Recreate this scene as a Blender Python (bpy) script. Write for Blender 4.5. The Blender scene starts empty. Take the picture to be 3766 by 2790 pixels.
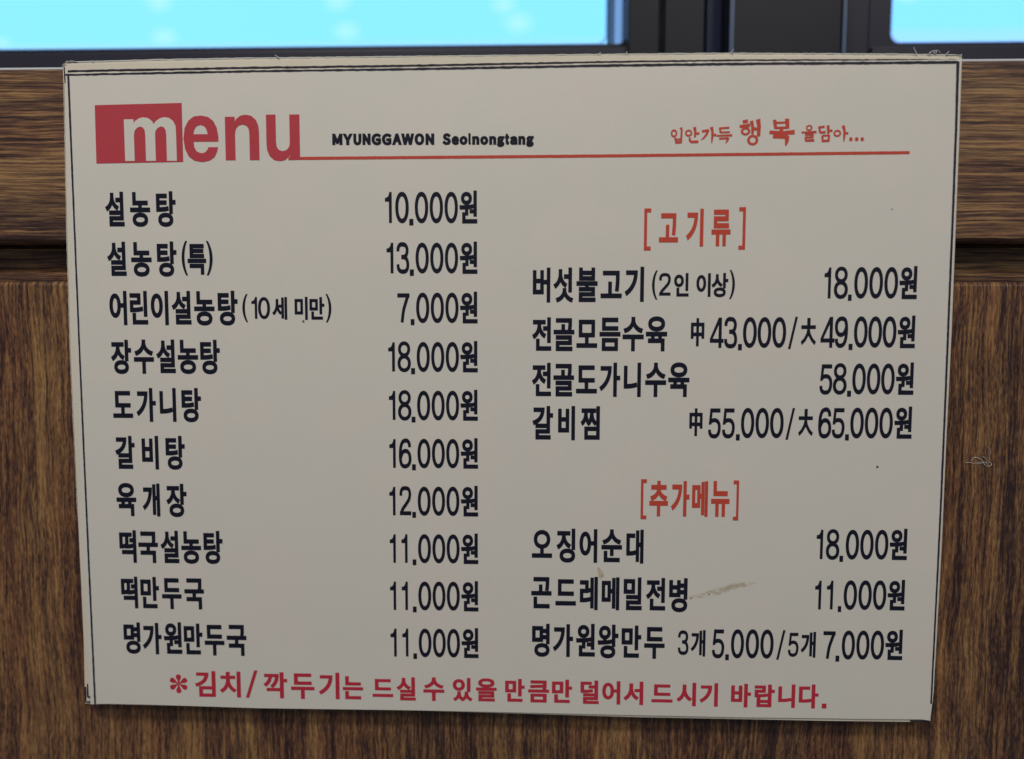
import bpy, math, random
import numpy as np
from mathutils import Vector, Matrix
from mathutils.geometry import delaunay_2d_cdt

scene = bpy.context.scene
COL = scene.collection
random.seed(7)

# ------------------------------------------------------------------ camera
FPX, CX, CY = 2720.0, 1883.0, 1395.0          # photograph is 3766 x 2790
CAM = np.array([0.01567587, -0.35610376, 0.03491478])
_a, _b, _g = -0.07523015, 0.03237542, 0.00242708
_Rx = np.array([[1, 0, 0], [0, math.cos(_a), -math.sin(_a)], [0, math.sin(_a), math.cos(_a)]])
_Rz = np.array([[math.cos(_b), -math.sin(_b), 0], [math.sin(_b), math.cos(_b), 0], [0, 0, 1]])
_Ry = np.array([[math.cos(_g), 0, -math.sin(_g)], [0, 1, 0], [math.sin(_g), 0, math.cos(_g)]])
ROT = _Rz @ _Rx @ _Ry
cd = bpy.data.cameras.new('camera')
cam = bpy.data.objects.new('camera', cd)
COL.objects.link(cam)
cd.sensor_width = 36.0
cd.lens = FPX / 3766 * 36
cd.clip_start, cd.clip_end = 0.01, 50
M = Matrix.Identity(4)
for r in range(3):
    M[r][0], M[r][1], M[r][2] = ROT[r][0], ROT[r][2], -ROT[r][1]
    M[r][3] = CAM[r]
cam.matrix_world = M
cd.dof.use_dof = True
cd.dof.focus_distance = 0.358
cd.dof.aperture_fstop = 2.4
scene.camera = cam

# ------------------------------------------------------------------ world and lamps (indoor room light)
w = bpy.data.worlds.new('World'); scene.world = w; w.use_nodes = True
bg = w.node_tree.nodes['Background']
bg.inputs['Color'].default_value = (0.92, 0.93, 1.0, 1)
bg.inputs['Strength'].default_value = 0.115
def area(name, loc, target, size, power, col):
    ld = bpy.data.lights.new(name, 'AREA'); ld.shape = 'RECTANGLE'
    ld.size, ld.size_y = size; ld.energy = power; ld.color = col
    o = bpy.data.objects.new(name, ld); COL.objects.link(o)
    o.location = loc
    o.rotation_euler = (Vector(target) - Vector(loc)).to_track_quat('-Z', 'Y').to_euler()
    return o
area('ceiling_lamp', (-0.35, -0.95, 1.25), (0, 0, 0), (0.36, 0.16), 12.4, (1.0, 0.93, 0.83))
area('ceiling_lamp_far', (0.9, -1.9, 1.5), (0, 0, 0), (0.7, 0.4), 11.8, (1.0, 0.93, 0.84))
scene.view_settings.view_transform = 'Standard'
scene.view_settings.look = 'None'
scene.view_settings.exposure = 0.0
scene.view_settings.gamma = 1.0

# ------------------------------------------------------------------ geometry helpers
def on_plane(px, py, y=0.0):
    d = ROT @ np.array([(px - CX) / FPX, 1.0, -(py - CY) / FPX])
    t = (y - CAM[1]) / d[1]
    p = CAM + d * t
    return float(p[0]), float(p[2])
def project(pts):                                   # (n,2) x,z on the card plane -> photograph pixels
    P = np.c_[pts[:, 0], np.zeros(len(pts)), pts[:, 1]]
    q = (P - CAM) @ ROT
    return np.c_[CX + FPX * q[:, 0] / q[:, 1], CY - FPX * q[:, 2] / q[:, 1]]
def link(name, verts, faces, mat, parent=None, smooth=False):
    me = bpy.data.meshes.new(name); me.from_pydata([tuple(v) for v in verts], [], faces); me.update()
    if mat: me.materials.append(mat)
    if smooth:
        for p in me.polygons: p.use_smooth = True
    o = bpy.data.objects.new(name, me); COL.objects.link(o)
    if parent: o.parent = parent
    return o
def thing(name, label, cat, group=None, kind=None, mesh=None):
    o = mesh or bpy.data.objects.new(name, None)
    if not mesh: COL.objects.link(o)
    if label: o['label'] = label
    if cat: o['category'] = cat
    if group: o['group'] = group
    if kind: o['kind'] = kind
    return o
def box(name, x0, x1, y0, y1, z0, z1, mat, parent=None, bevel=0.0, seg=3):
    v = [(x, y, z) for x in (x0, x1) for y in (y0, y1) for z in (z0, z1)]
    f = [(0, 1, 3, 2), (4, 6, 7, 5), (0, 4, 5, 1), (2, 3, 7, 6), (0, 2, 6, 4), (1, 5, 7, 3)]
    o = link(name, v, f, mat, parent)
    if bevel:
        m = o.modifiers.new('bevel', 'BEVEL'); m.width = bevel; m.segments = seg
        for p in o.data.polygons: p.use_smooth = True
        o.data.update()
        n = o.modifiers.new('wn', 'WEIGHTED_NORMAL'); n.keep_sharp = True
    return o
def tube(name, pts, r, mat, parent=None, sides=6, taper=0.5):
    pts = [Vector(p) for p in pts]
    # Catmull-Rom
    out = []
    for i in range(len(pts) - 1):
        p0, p1, p2, p3 = pts[max(i - 1, 0)], pts[i], pts[i + 1], pts[min(i + 2, len(pts) - 1)]
        for k in range(6):
            t = k / 6
            out.append(0.5 * ((2 * p1) + (p2 - p0) * t + (2 * p0 - 5 * p1 + 4 * p2 - p3) * t * t + (3 * p1 - p0 - 3 * p2 + p3) * t ** 3))
    out.append(pts[-1])
    vs, fs = [], []
    for i, p in enumerate(out):
        d = (out[min(i + 1, len(out) - 1)] - out[max(i - 1, 0)]).normalized()
        a = d.cross(Vector((0, 1, 0.13))).normalized(); b = d.cross(a)
        rr = r * (1 - taper * i / len(out))
        for s in range(sides):
            an = 2 * math.pi * s / sides
            vs.append(p + (a * math.cos(an) + b * math.sin(an)) * rr)
    for i in range(len(out) - 1):
        for s in range(sides):
            s2 = (s + 1) % sides
            fs.append((i * sides + s, i * sides + s2, (i + 1) * sides + s2, (i + 1) * sides + s))
    fs.append(tuple(range(sides))); fs.append(tuple((len(out) - 1) * sides + s for s in reversed(range(sides))))
    return link(name, vs, fs, mat, parent, smooth=True)

# ------------------------------------------------------------------ materials
class NT:
    def __init__(s, name):
        s.m = bpy.data.materials.new(name); s.m.use_nodes = True
        s.t = s.m.node_tree; s.b = s.t.nodes['Principled BSDF']; s.out = s.t.nodes['Material Output']
        s.co = s.t.nodes.new('ShaderNodeTexCoord').outputs['Object']
    def n(s, kind, **kw):
        nd = s.t.nodes.new('ShaderNode' + kind)
        for k, v in kw.items():
            if hasattr(nd, k): setattr(nd, k, v)
        return nd
    def set(s, sock, v):
        if hasattr(v, 'is_output') or isinstance(v, bpy.types.NodeSocket): s.t.links.new(v, sock)
        else: sock.default_value = v
    def math(s, op, a, b=0.0, clamp=False):
        nd = s.n('Math', operation=op); nd.use_clamp = clamp
        s.set(nd.inputs[0], a); s.set(nd.inputs[1], b); return nd.outputs[0]
    def mapping(s, vec, scale, loc=(0, 0, 0)):
        nd = s.n('Mapping'); s.set(nd.inputs['Vector'], vec)
        nd.inputs['Scale'].default_value = scale; nd.inputs['Location'].default_value = loc
        return nd.outputs[0]
    def noise(s, vec, scale, detail=3, rough=0.55, dist=0.0):
        nd = s.n('TexNoise'); s.set(nd.inputs['Vector'], vec)
        nd.inputs['Scale'].default_value = scale; nd.inputs['Detail'].default_value = detail
        nd.inputs['Roughness'].default_value = rough; nd.inputs['Distortion'].default_value = dist
        return nd.outputs['Fac']
    def ramp(s, fac, stops):
        nd = s.n('ValToRGB'); s.set(nd.inputs[0], fac)
        el = nd.color_ramp.elements
        while len(el) < len(stops): el.new(0.5)
        for e, (p, c) in zip(el, stops): e.position = p; e.color = (*c, 1)
        return nd.outputs[0]
    def mix(s, fac, a, b, mode='MIX'):
        nd = s.n('Mix', data_type='RGBA', blend_type=mode)
        s.set(nd.inputs[0], fac); s.set(nd.inputs[6], a if not isinstance(a, tuple) else (*a, 1)); s.set(nd.inputs[7], b if not isinstance(b, tuple) else (*b, 1))
        return nd.outputs[2]
    def remap(s, v, a, b, c=0.0, d=1.0, smooth=False):
        nd = s.n('MapRange'); nd.clamp = True
        if smooth: nd.interpolation_type = 'SMOOTHSTEP'
        s.set(nd.inputs[0], v)
        for i, x in zip((1, 2, 3, 4), (a, b, c, d)): nd.inputs[i].default_value = x
        return nd.outputs[0]
    def bump(s, h, dist, strength=1.0):
        nd = s.n('Bump'); s.set(nd.inputs['Height'], h); nd.inputs['Distance'].default_value = dist
        nd.inputs['Strength'].default_value = strength
        s.t.links.new(nd.outputs[0], s.b.inputs['Normal'])
    def fin(s, col, rough=0.5, spec=0.5):
        s.set(s.b.inputs['Base Color'], col if not isinstance(col, tuple) else (*col, 1))
        s.set(s.b.inputs['Roughness'], rough); s.b.inputs['Specular IOR Level'].default_value = spec
        return s.m

def wood(name, axis, seed, gain=1.0):
    """laminate with streaked dark-brown grain running along axis ('x' or 'z')"""
    k = NT(name)
    co = k.mapping(k.co, (1, 1, 1), (seed * 1.37, seed * 0.61, seed * 2.11))
    # gentle bend of the fibres
    warp = k.n('TexNoise'); k.set(warp.inputs['Vector'], co); warp.inputs['Scale'].default_value = 14; warp.inputs['Detail'].default_value = 2
    wv = k.n('VectorMath', operation='MULTIPLY_ADD'); k.set(wv.inputs[0], warp.outputs['Color'])
    amp = 0.0035 if axis == 'x' else 0.009
    wv.inputs[1].default_value = (amp, 0, amp); k.set(wv.inputs[2], co)
    v = wv.outputs[0]
    wv2 = k.n('VectorMath', operation='MULTIPLY_ADD'); w2 = k.n('TexNoise'); k.set(w2.inputs['Vector'], co); w2.inputs['Scale'].default_value = 90; w2.inputs['Detail'].default_value = 1
    k.set(wv2.inputs[0], w2.outputs['Color']); wv2.inputs[1].default_value = (0.0006, 0, 0.0006); k.set(wv2.inputs[2], v)
    v = wv2.outputs[0]
    def st(along, across):
        return (along, 1, across) if axis == 'x' else (across, 1, along)
    if axis == 'x':
        fine = k.noise(k.mapping(v, st(30, 1080)), 1.0, 4, 0.68)
        mid = k.noise(k.mapping(v, st(11, 250), (3, 0, 5)), 1.0, 3, 0.55)
        broad = k.noise(k.mapping(v, st(3, 26), (9, 0, 1)), 1.0, 2)
        fleck = k.noise(k.mapping(v, st(160, 1500), (1, 0, 8)), 1.0, 2)
        f = k.math('ADD', k.math('MULTIPLY', fine, 0.66), k.math('MULTIPLY', mid, 0.19))
        f = k.math('ADD', f, k.math('MULTIPLY', fleck, 0.10))
    else:
        fine = k.noise(k.mapping(v, st(40, 980)), 1.0, 5, 0.68)
        mid = k.noise(k.mapping(v, st(8, 190), (3, 0, 5)), 1.0, 3, 0.6)
        broad = k.noise(k.mapping(v, st(4, 34), (9, 0, 1)), 1.0, 3)
        fleck = k.noise(k.mapping(v, st(300, 1500), (1, 0, 8)), 1.0, 2)
        f = k.math('ADD', k.math('MULTIPLY', fine, 0.46), k.math('MULTIPLY', mid, 0.24))
        f = k.math('ADD', f, k.math('MULTIPLY', fleck, 0.25))
    f = k.math('ADD', f, k.math('MULTIPLY', k.math('SUBTRACT', broad, 0.5), 0.22))
    g = gain
    if axis == 'x':
        c = k.ramp(f, [(0.385, (0.040 * g, 0.022 * g, 0.021 * g)), (0.452, (0.118 * g, 0.066 * g, 0.043 * g)),
                       (0.505, (0.205 * g, 0.118 * g, 0.062 * g)), (0.575, (0.38 * g, 0.235 * g, 0.105 * g))])
    else:
        c = k.ramp(f, [(0.395, (0.030 * g, 0.016 * g, 0.017 * g)), (0.455, (0.100 * g, 0.051 * g, 0.030 * g)),
                       (0.510, (0.195 * g, 0.104 * g, 0.047 * g)), (0.595, (0.345 * g, 0.205 * g, 0.080 * g))])
    hue = k.noise(k.mapping(v, st(6, 60), (2, 0, 12)), 1.0, 2)
    c = k.mix(k.remap(hue, 0.42, 0.62, 0, 0.55), c, k.mix(1.0, c, (1.0, 0.82, 0.86), 'MULTIPLY'))
    k.bump(f, 0.0006, 0.35)
    return k.fin(c, 0.42, 0.4)

M_rail = wood('rail_wood', 'x', 1.0)
M_groove = wood('groove_wood', 'x', 2.3, 0.8)
M_lit_rail = NT('rail_edge_light').fin((0.62, 0.66, 0.72), 0.12, 0.9)  # pale colour stands in for window light caught on the rail's edge
M_panel = wood('panel_wood', 'z', 4.2, 1.10)

def paper(name, base, warm, seed):
    k = NT(name)
    n1 = k.noise(k.co, 16 + seed, 3, 0.6); n2 = k.noise(k.mapping(k.co, (1, 1, 1), (5, 3, seed)), 38, 2)
    c = k.mix(k.remap(n1, 0.38, 0.62), base, warm)
    c = k.mix(k.math('MULTIPLY', k.remap(n2, 0.4, 0.62), 0.35), c, tuple(x * y for x, y in zip(base, (0.965, 1.0, 0.99))))
    g = k.noise(k.co, 2600, 2, 0.7)
    gn = k.n('Mix', data_type='RGBA', blend_type='MULTIPLY'); gn.inputs[0].default_value = 1
    k.set(gn.inputs[6], c); k.set(gn.inputs[7], k.ramp(g, [(0.3, (0.93, 0.93, 0.93)), (0.7, (1, 1, 1))]))
    # sparse specks of dirt under the film
    vo = k.n('TexVoronoi'); k.set(vo.inputs['Vector'], k.mapping(k.co, (1, 0.02, 1), (seed, 0, 0))); vo.inputs['Scale'].default_value = 34
    sp = k.remap(vo.outputs['Distance'], 0.006, 0.016, 1, 0)
    spm = k.math('MULTIPLY', sp, k.remap(k.noise(k.co, 21, 1), 0.55, 0.62, 0, 0.35))
    c2 = k.mix(spm, gn.outputs[2], (0.30, 0.27, 0.22))
    k.bump(k.math('ADD', k.noise(k.co, 9, 2), k.math('MULTIPLY', g, 0.003)), 0.0025, 0.5)
    return k.fin(c2, 0.45, 0.3)
M_paper = paper('laminated_paper', (0.748, 0.742, 0.696), (0.768, 0.736, 0.696), 0.0)
M_paper_old = paper('yellowed_paper', (0.78, 0.735, 0.63), (0.75, 0.70, 0.60), 3.0)

def ink(name, c, c2, rough=0.4):
    k = NT(name)
    n = k.noise(k.co, 1400, 3, 0.7)
    return k.fin(k.mix(k.remap(n, 0.3, 0.7), c, c2), rough, 0.22)
M_black = ink('navy_black_ink', (0.007, 0.0085, 0.022), (0.011, 0.013, 0.030), 0.45)
M_title = ink('title_red_ink', (0.50, 0.060, 0.085), (0.54, 0.072, 0.095))
M_red = ink('heading_red_ink', (0.56, 0.072, 0.048), (0.60, 0.085, 0.058))
M_crimson = ink('crimson_ink', (0.50, 0.028, 0.058), (0.56, 0.040, 0.072))
M_border = ink('border_ink', (0.014, 0.015, 0.032), (0.035, 0.035, 0.055), 0.5)
M_tape = ink('frayed_edge', (0.55, 0.60, 0.62), (0.75, 0.78, 0.78))

def metal(name, c, rough=0.38):
    k = NT(name)
    n = k.noise(k.co, 300, 2)
    return k.fin(k.mix(n, c, tuple(x * 1.18 for x in c)), rough, 0.3)
M_frame = metal('dark_window_frame', (0.0052, 0.0068, 0.0150), 0.45)
M_frame_navy = metal('navy_window_frame', (0.012, 0.015, 0.034), 0.42)
M_sill = metal('window_bottom_rail', (0.026, 0.027, 0.046), 0.4)

M_lit_edge = metal('lit_edge_blue', (0.065, 0.095, 0.17), 0.3)  # paler blue paints window light along the mullion edges

# ------------------------------------------------------------------ bright outdoors and window
WY = 0.100                                        # plane of the glass
zl = on_plane(1100, 178.5, WY)[1]                  # lower edge of the left glass
k = NT('bright_sky'); em = k.n('Emission')
gr = k.noise(k.mapping(k.co, (0.4, 1, 0.4)), 1.0, 1)
k.set(em.inputs['Color'], k.mix(gr, (0.90, 0.97, 1.0), (1.0, 1.0, 1.0))); em.inputs['Strength'].default_value = 3.0
k.t.links.new(em.outputs[0], k.out.inputs['Surface'])
sky = link('sky', [(-6, 3, -3.0), (6, 3, -3.0), (6, 3, 4), (-6, 3, 4)], [(0, 1, 2, 3)], k.m)
sky['kind'] = 'structure'

def film(name, tint, reflections=()):
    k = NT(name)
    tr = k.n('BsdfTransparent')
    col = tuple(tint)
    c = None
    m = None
    for (x, z, r) in reflections:
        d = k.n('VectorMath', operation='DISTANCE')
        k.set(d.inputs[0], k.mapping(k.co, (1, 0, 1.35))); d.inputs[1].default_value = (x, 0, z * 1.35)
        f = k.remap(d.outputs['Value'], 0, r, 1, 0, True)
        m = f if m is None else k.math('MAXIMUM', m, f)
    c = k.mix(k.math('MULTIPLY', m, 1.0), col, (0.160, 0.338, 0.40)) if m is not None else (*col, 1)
    if reflections:
        sx = k.n('SeparateXYZ'); k.set(sx.inputs[0], k.co)
        c = k.mix(k.remap(sx.outputs[2], zl + 0.001, zl + 0.009, 1, 0, True), c, (0.135, 0.300, 0.40))
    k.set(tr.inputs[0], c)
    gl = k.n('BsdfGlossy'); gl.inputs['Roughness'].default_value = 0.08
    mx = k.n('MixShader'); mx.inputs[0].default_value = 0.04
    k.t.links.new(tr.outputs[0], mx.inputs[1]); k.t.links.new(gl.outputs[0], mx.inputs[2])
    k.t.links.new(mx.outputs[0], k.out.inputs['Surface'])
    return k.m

reflections = []  # soft reflections painted into the pane as paler tint
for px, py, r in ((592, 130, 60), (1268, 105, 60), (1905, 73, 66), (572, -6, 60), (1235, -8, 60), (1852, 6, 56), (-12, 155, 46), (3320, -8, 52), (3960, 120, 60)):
    x, z = on_plane(px, py, WY); reflections.append((x, z, 1.25 * r / FPX * 0.456))
M_glass = film('cyan_tinted_glass', (0.103, 0.315, 0.40), reflections)
M_sash_light = film('sash_edge_light', (0.265, 0.362, 0.50))  # blue tint stands in for window light reflected along the sash
M_sash_light_dim = film('sash_edge_light_dim', (0.145, 0.20, 0.27))  # dimmer side of that reflection, also put into the tint
M_seal = film('clear_seal', (0.86, 0.78, 0.97))

ZT = 0.62                                          # top of what is built of the window
win = thing('window', 'dark framed sliding window with bright cyan glass behind the menu card', 'window')
def X(px, y, py=90): return on_plane(px, py, y)[0]
def Z(py, y, px=1883): return on_plane(px, py, y)[1]
zr = on_plane(3500, 161, WY - 0.01)[1]

def pane_with_corner(name, x0, x1, z0, z1, y, r, side, mat, parent, grow=0.0):
    """glass sheet with one rounded lower corner (side 'r' or 'l'), 4 mm thick"""
    pts = []
    if side == 'r':
        pts.append((x0, z0))
        for i in range(9):
            a = -math.pi / 2 + i * math.pi / 16
            pts.append((x1 - r + r * math.cos(a), z0 + r + r * math.sin(a)))
        pts += [(x1, z1), (x0, z1)]
    else:
        pts.append((x0, z1))
        for i in range(9):
            a = math.pi + i * math.pi / 16
            pts.append((x0 + r + r * math.cos(a), z0 + r + r * math.sin(a)))
        pts += [(x1, z0), (x1, z1)]
    return link(name, [(a, y, b) for a, b in pts], [tuple(range(len(pts)))], mat, parent)
def frame_around(name, hole, outer, y0, y1, mat, parent):
    """solid frame piece: outer loop and hole loop given as equal-length lists"""
    n = len(hole); vs = []
    for y in (y0, y1):
        vs += [(a, y, b) for a, b in outer] + [(a, y, b) for a, b in hole]
    fs = []
    for i in range(n - 1):
        fs.append((i, i + 1, n + i + 1, n + i))
        fs.append((2 * n + i, 3 * n + i, 3 * n + i + 1, 2 * n + i + 1))
        fs.append((n + i, n + i + 1, 3 * n + i + 1, 3 * n + i))
    return link(name, vs, fs, mat, parent)
def corner_loop(x0, x1, z0, z1, r, side):
    pts = []
    if side == 'r':
        pts = [(x0, z0)] + [(x1 - r + r * math.cos(-math.pi / 2 + i * math.pi / 16), z0 + r + r * math.sin(-math.pi / 2 + i * math.pi / 16)) for i in range(9)] + [(x1, z1)]
    else:
        pts = [(x1, z0)] + [(x0 + r + r * math.cos(-math.pi / 2 - i * math.pi / 16), z0 + r + r * math.sin(-math.pi / 2 - i * math.pi / 16)) for i in range(9)] + [(x0, z1)]
    return pts
def outer_loop(x0, x1, z0, z1, side):
    n = 11
    if side == 'r':
        cor = (x1, z0); a, b = (x0, z0), (x1, z1)
    else:
        cor = (x0, z0); a, b = (x1, z0), (x0, z1)
    pts = []
    for i in range(n):
        if i < 5: t = i / 5; pts.append((a[0] + (cor[0] - a[0]) * (0.9 + 0.1 * t if i else 0), a[1]))
        elif i == 5: pts.append(cor)
        else:
            t = (i - 5) / 5; pts.append((b[0], cor[1] + (b[1] - cor[1]) * (t * 0.1 if i < 10 else 1)))
    return pts

# left glass and its sash
xr = X(2233, WY); XL = -0.75
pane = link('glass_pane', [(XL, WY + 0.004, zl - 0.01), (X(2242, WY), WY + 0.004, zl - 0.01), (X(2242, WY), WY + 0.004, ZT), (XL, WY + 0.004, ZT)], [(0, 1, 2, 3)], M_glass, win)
# strips beside the glass standing in for window light reflected along the sash
x2 = X(2304, WY - 0.004); xs = X(2262, WY - 0.003)
zs = on_plane(2290, 165, WY)[1]
r1 = 0.0054; r2 = 0.0052
# solid bottom rail with rounded inner corner
hole = corner_loop(XL, xr, zl, ZT, r1, 'r'); out = outer_loop(XL, xr + 0.0006, zl - 0.05, ZT, 'r')
seal = corner_loop(XL, xr - 0.0012, zl + 0.0012, ZT, r1, 'r')
frame_around('glass_seal', seal, hole, WY - 0.001, WY + 0.001, M_seal, win)
hole_o = corner_loop(XL, x2, zs, ZT, r2, 'r')
frame_around('sash_frame', hole_o, outer_loop(XL, X(2430, WY - 0.012), zs - 0.05, ZT, 'r'), WY - 0.002, WY + 0.02, M_frame, win)
box('lit_edge_strip', xr, xs, WY - 0.0005, WY + 0.0005, zl - 0.004, ZT, M_sash_light_dim, win)
box('lit_edge_strip', xs, x2 + 0.001, WY - 0.0005, WY + 0.0005, zl - 0.004, ZT, M_sash_light, win)
# bottom rail below the left glass
box('bottom_rail', XL, X(2330, 0.09), 0.091, WY + 0.0, zl - 0.09, on_plane(1100, 181, 0.091)[1], M_sill, win, 0.0012)
# upright members between the two openings
def up(name, pa, pb, y0, y1, mat, bev=0.0012):
    box(name, X(pa, y0), X(pb, y0), y0, y1, zl - 0.09, ZT, mat, win, bev)
up('sash_stile', 2312, 2428, 0.086, 0.118, M_frame)
up('sash_stile', 2444, 2594, 0.082, 0.118, M_frame)
up('frame_channel', 2420, 2700, 0.105, 0.130, metal('channel_navy', (0.05, 0.075, 0.17), 0.5), 0)
up('mullion', 2688, 3104, 0.066, 0.125, M_frame, 0.0022)
up('added_mullion_reflection', 2596, 2660, 0.0845, 0.105, metal('reveal_lit_navy', (0.014, 0.021, 0.050), 0.35), 0.002)  # added box; navy colour gives the mullion side its window reflection
up('lit_edge_strip', 2684, 2702, 0.0655, 0.067, M_lit_edge, 0.0003)
up('lit_edge_strip', 3100, 3116, 0.0655, 0.075, M_lit_edge, 0.0003)
up('sash_stile', 3110, 3200, 0.084, 0.120, M_frame_navy)
# right glass and its sash
y_r = WY - 0.01
xl2 = X(3270, y_r); XR = 0.80
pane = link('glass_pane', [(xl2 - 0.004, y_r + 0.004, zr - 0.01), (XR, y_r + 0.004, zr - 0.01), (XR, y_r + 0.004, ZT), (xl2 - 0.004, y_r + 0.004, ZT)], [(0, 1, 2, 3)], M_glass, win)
hole = corner_loop(xl2, XR, zr, ZT, r1, 'l'); seal = corner_loop(xl2 + 0.0016, XR, zr + 0.0013, ZT, r1, 'l')
frame_around('glass_seal', seal, hole, y_r - 0.001, y_r + 0.001, M_seal, win)
frame_around('sash_frame', hole, outer_loop(X(3190, y_r), XR, zr - 0.05, ZT, 'l'), y_r - 0.002, y_r + 0.02, M_frame_navy, win)
box('bottom_rail', X(3210, 0.082), XR, 0.082, y_r, zr - 0.09, on_plane(3500, 163, 0.082)[1], M_sill, win, 0.0012)

# ------------------------------------------------------------------ wooden wainscot
RY, PY, GY = 0.0022, 0.0088, 0.017
wall = thing('wainscot', 'dark brown wood grain wainscot with a top rail, groove and panel below the window', 'wall panelling')
z_rt = on_plane(0, 254, RY)[1]; z_rb = on_plane(100, 889, RY)[1]
z_pt = on_plane(100, 1034, PY)[1]
def profile(name, prof, mat, x0=-0.8, x1=0.8, nx=2):
    """extrude a (y,z) profile along x"""
    vs, fs = [], []
    n = len(prof)
    for x in (x0, x1): vs += [(x, y, z) for y, z in prof]
    for i in range(n - 1): fs.append((i, i + 1, n + i + 1, n + i))
    fs.append(tuple(range(n))); fs.append(tuple(range(2 * n - 1, n - 1, -1)))
    return link(name, vs, fs, mat, wall, smooth=False)
def arc(cy, cz, r, a0, a1, n=6):
    return [(cy + r * math.cos(math.radians(a0 + (a1 - a0) * i / n)), cz + r * math.sin(math.radians(a0 + (a1 - a0) * i / n))) for i in range(n + 1)]
rr = 0.0011; rb = 0.0022
profile('top_rail', [(0.060, z_rt)] + arc(RY + rr, z_rt - rr, rr, 90, 180) + arc(RY + rb, z_rb + rb, rb, 180, 270) + [(0.060, z_rb), (0.060, z_rt)], M_rail)
profile('lit_rail_edge', arc(RY + 0.0012, z_rt + 0.0001, 0.0009, 200, -20, 8) + [(0.058, z_rt - 0.0002), (0.058, z_rt - 0.0006), (RY + 0.0004, z_rt - 0.0006)], M_lit_rail)  # added strip standing for the window-lit edge of the rail
profile('groove_board', [(0.060, z_rb - 0.0002), (GY + 0.003, z_rb - 0.0002)] + [(GY, z_rb - 0.002), (GY, z_pt + 0.0075), (GY - 0.002, z_pt + 0.0055), (GY - 0.0045, z_pt + 0.003), (GY - 0.0045, z_pt - 0.006), (0.060, z_pt - 0.006), (0.060, z_rb - 0.0002)], M_groove)
profile('wall_panel', [(GY - 0.0048, z_pt)] + arc(PY + 0.0024, z_pt - 0.0024, 0.0024, 90, 180) + [(PY, -0.6), (GY - 0.0048, -0.6), (GY - 0.0048, z_pt)], M_panel)

# ------------------------------------------------------------------ menu card
def wave(x, z):
    return 0.00030 * math.sin(9 * x + 1.2) + 0.00022 * math.sin(14 * z - 0.6 + 4 * x) - 0.0003
def sheet(name, outline_px, y, thick, mat, parent=None, wavy=True):
    """closed outline (photograph measurements taken onto the sheet's own plane) -> thin solid sheet"""
    pts = [on_plane(a, b, y) for a, b in outline_px]
    # subdivide edges
    P = []
    for i in range(len(pts)):
        a, b = pts[i], pts[(i + 1) % len(pts)]
        n = max(1, int(math.hypot(b[0] - a[0], b[1] - a[1]) / 0.02))
        for j in range(n): P.append((a[0] + (b[0] - a[0]) * j / n, a[1] + (b[1] - a[1]) * j / n))
    x0 = min(p[0] for p in P); x1 = max(p[0] for p in P); z0 = min(p[1] for p in P); z1 = max(p[1] for p in P)
    inner = [(x, z) for x in np.arange(x0 + 0.012, x1 - 0.01, 0.02) for z in np.arange(z0 + 0.014, z1 - 0.012, 0.02)]
    n = len(P)
    vs, _, fs, *_r = delaunay_2d_cdt([Vector(p) for p in P + inner], [], [list(range(n))], 1, 1e-7)
    nv = len(vs)
    V = [(v[0], y + (wave(v[0], v[1]) if wavy else 0), v[1]) for v in vs]
    V += [(a, b + thick, c) for a, b, c in V]
    F = [tuple(f) for f in fs] + [tuple(nv + i for i in reversed(f)) for f in fs]
    for i in range(n): F.append((i, (i + 1) % n, nv + (i + 1) % n, nv + i))
    return link(name, V, F, mat, parent)

def ribbon(name, pts, widths, mat, parent, y=0.0, lift=0.00012, jitter=0.0):
    """printed line: pts in photograph px, width px"""
    P = []
    for i in range(len(pts) - 1):
        a, b = np.array(pts[i], float), np.array(pts[i + 1], float)
        n = max(2, int(np.linalg.norm(b - a) / 14))
        for j in range(n):
            t = j / n
            P.append((a + (b - a) * t, widths[i] + (widths[i + 1] - widths[i]) * t))
    P.append((np.array(pts[-1], float), widths[-1]))
    vs, fs = [], []
    for i, (p, wd) in enumerate(P):
        d = P[min(i + 1, len(P) - 1)][0] - P[max(i - 1, 0)][0]; d = d / np.linalg.norm(d); nn = np.array((-d[1], d[0]))
        for s in (-1, 1):
            q = p + nn * s * (wd / 2 + random.uniform(-jitter, jitter))
            x, z = on_plane(q[0], q[1], y)
            vs.append((x, y + wave(x, z) - lift, z))
    for i in range(len(P) - 1): fs.append((2 * i, 2 * i + 1, 2 * i + 3, 2 * i + 2))
    return link(name, vs, fs, mat, parent)

# front sheet: slightly crooked hand-cut outline
front_outline = [(243, 269.5), (900, 257), (1500, 247.5), (2200, 233.5), (2693, 227.5), (3100, 224.5), (3534, 218), (3527, 437), (3514, 782), (3501, 1100), (3481, 1500), (3463, 1900),
                 (3448, 2200), (3432, 2540), (3419, 2648), (3387, 2643), (3166, 2642), (3050, 2640), (2741, 2637), (2333, 2629), (1850, 2618), (1512, 2611), (958, 2603), (700, 2594.5),
                 (550, 2590), (394, 2586.5), (335, 2588), (312, 2100), (288, 1500), (263, 900)]
card = thing('menu_card', 'laminated cream menu card printed in Korean, topmost of the stacked sheets on the wood wall', 'menu')
sheet('paper_sheet', front_outline, 0.0, 0.00045, M_paper, card)
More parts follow.
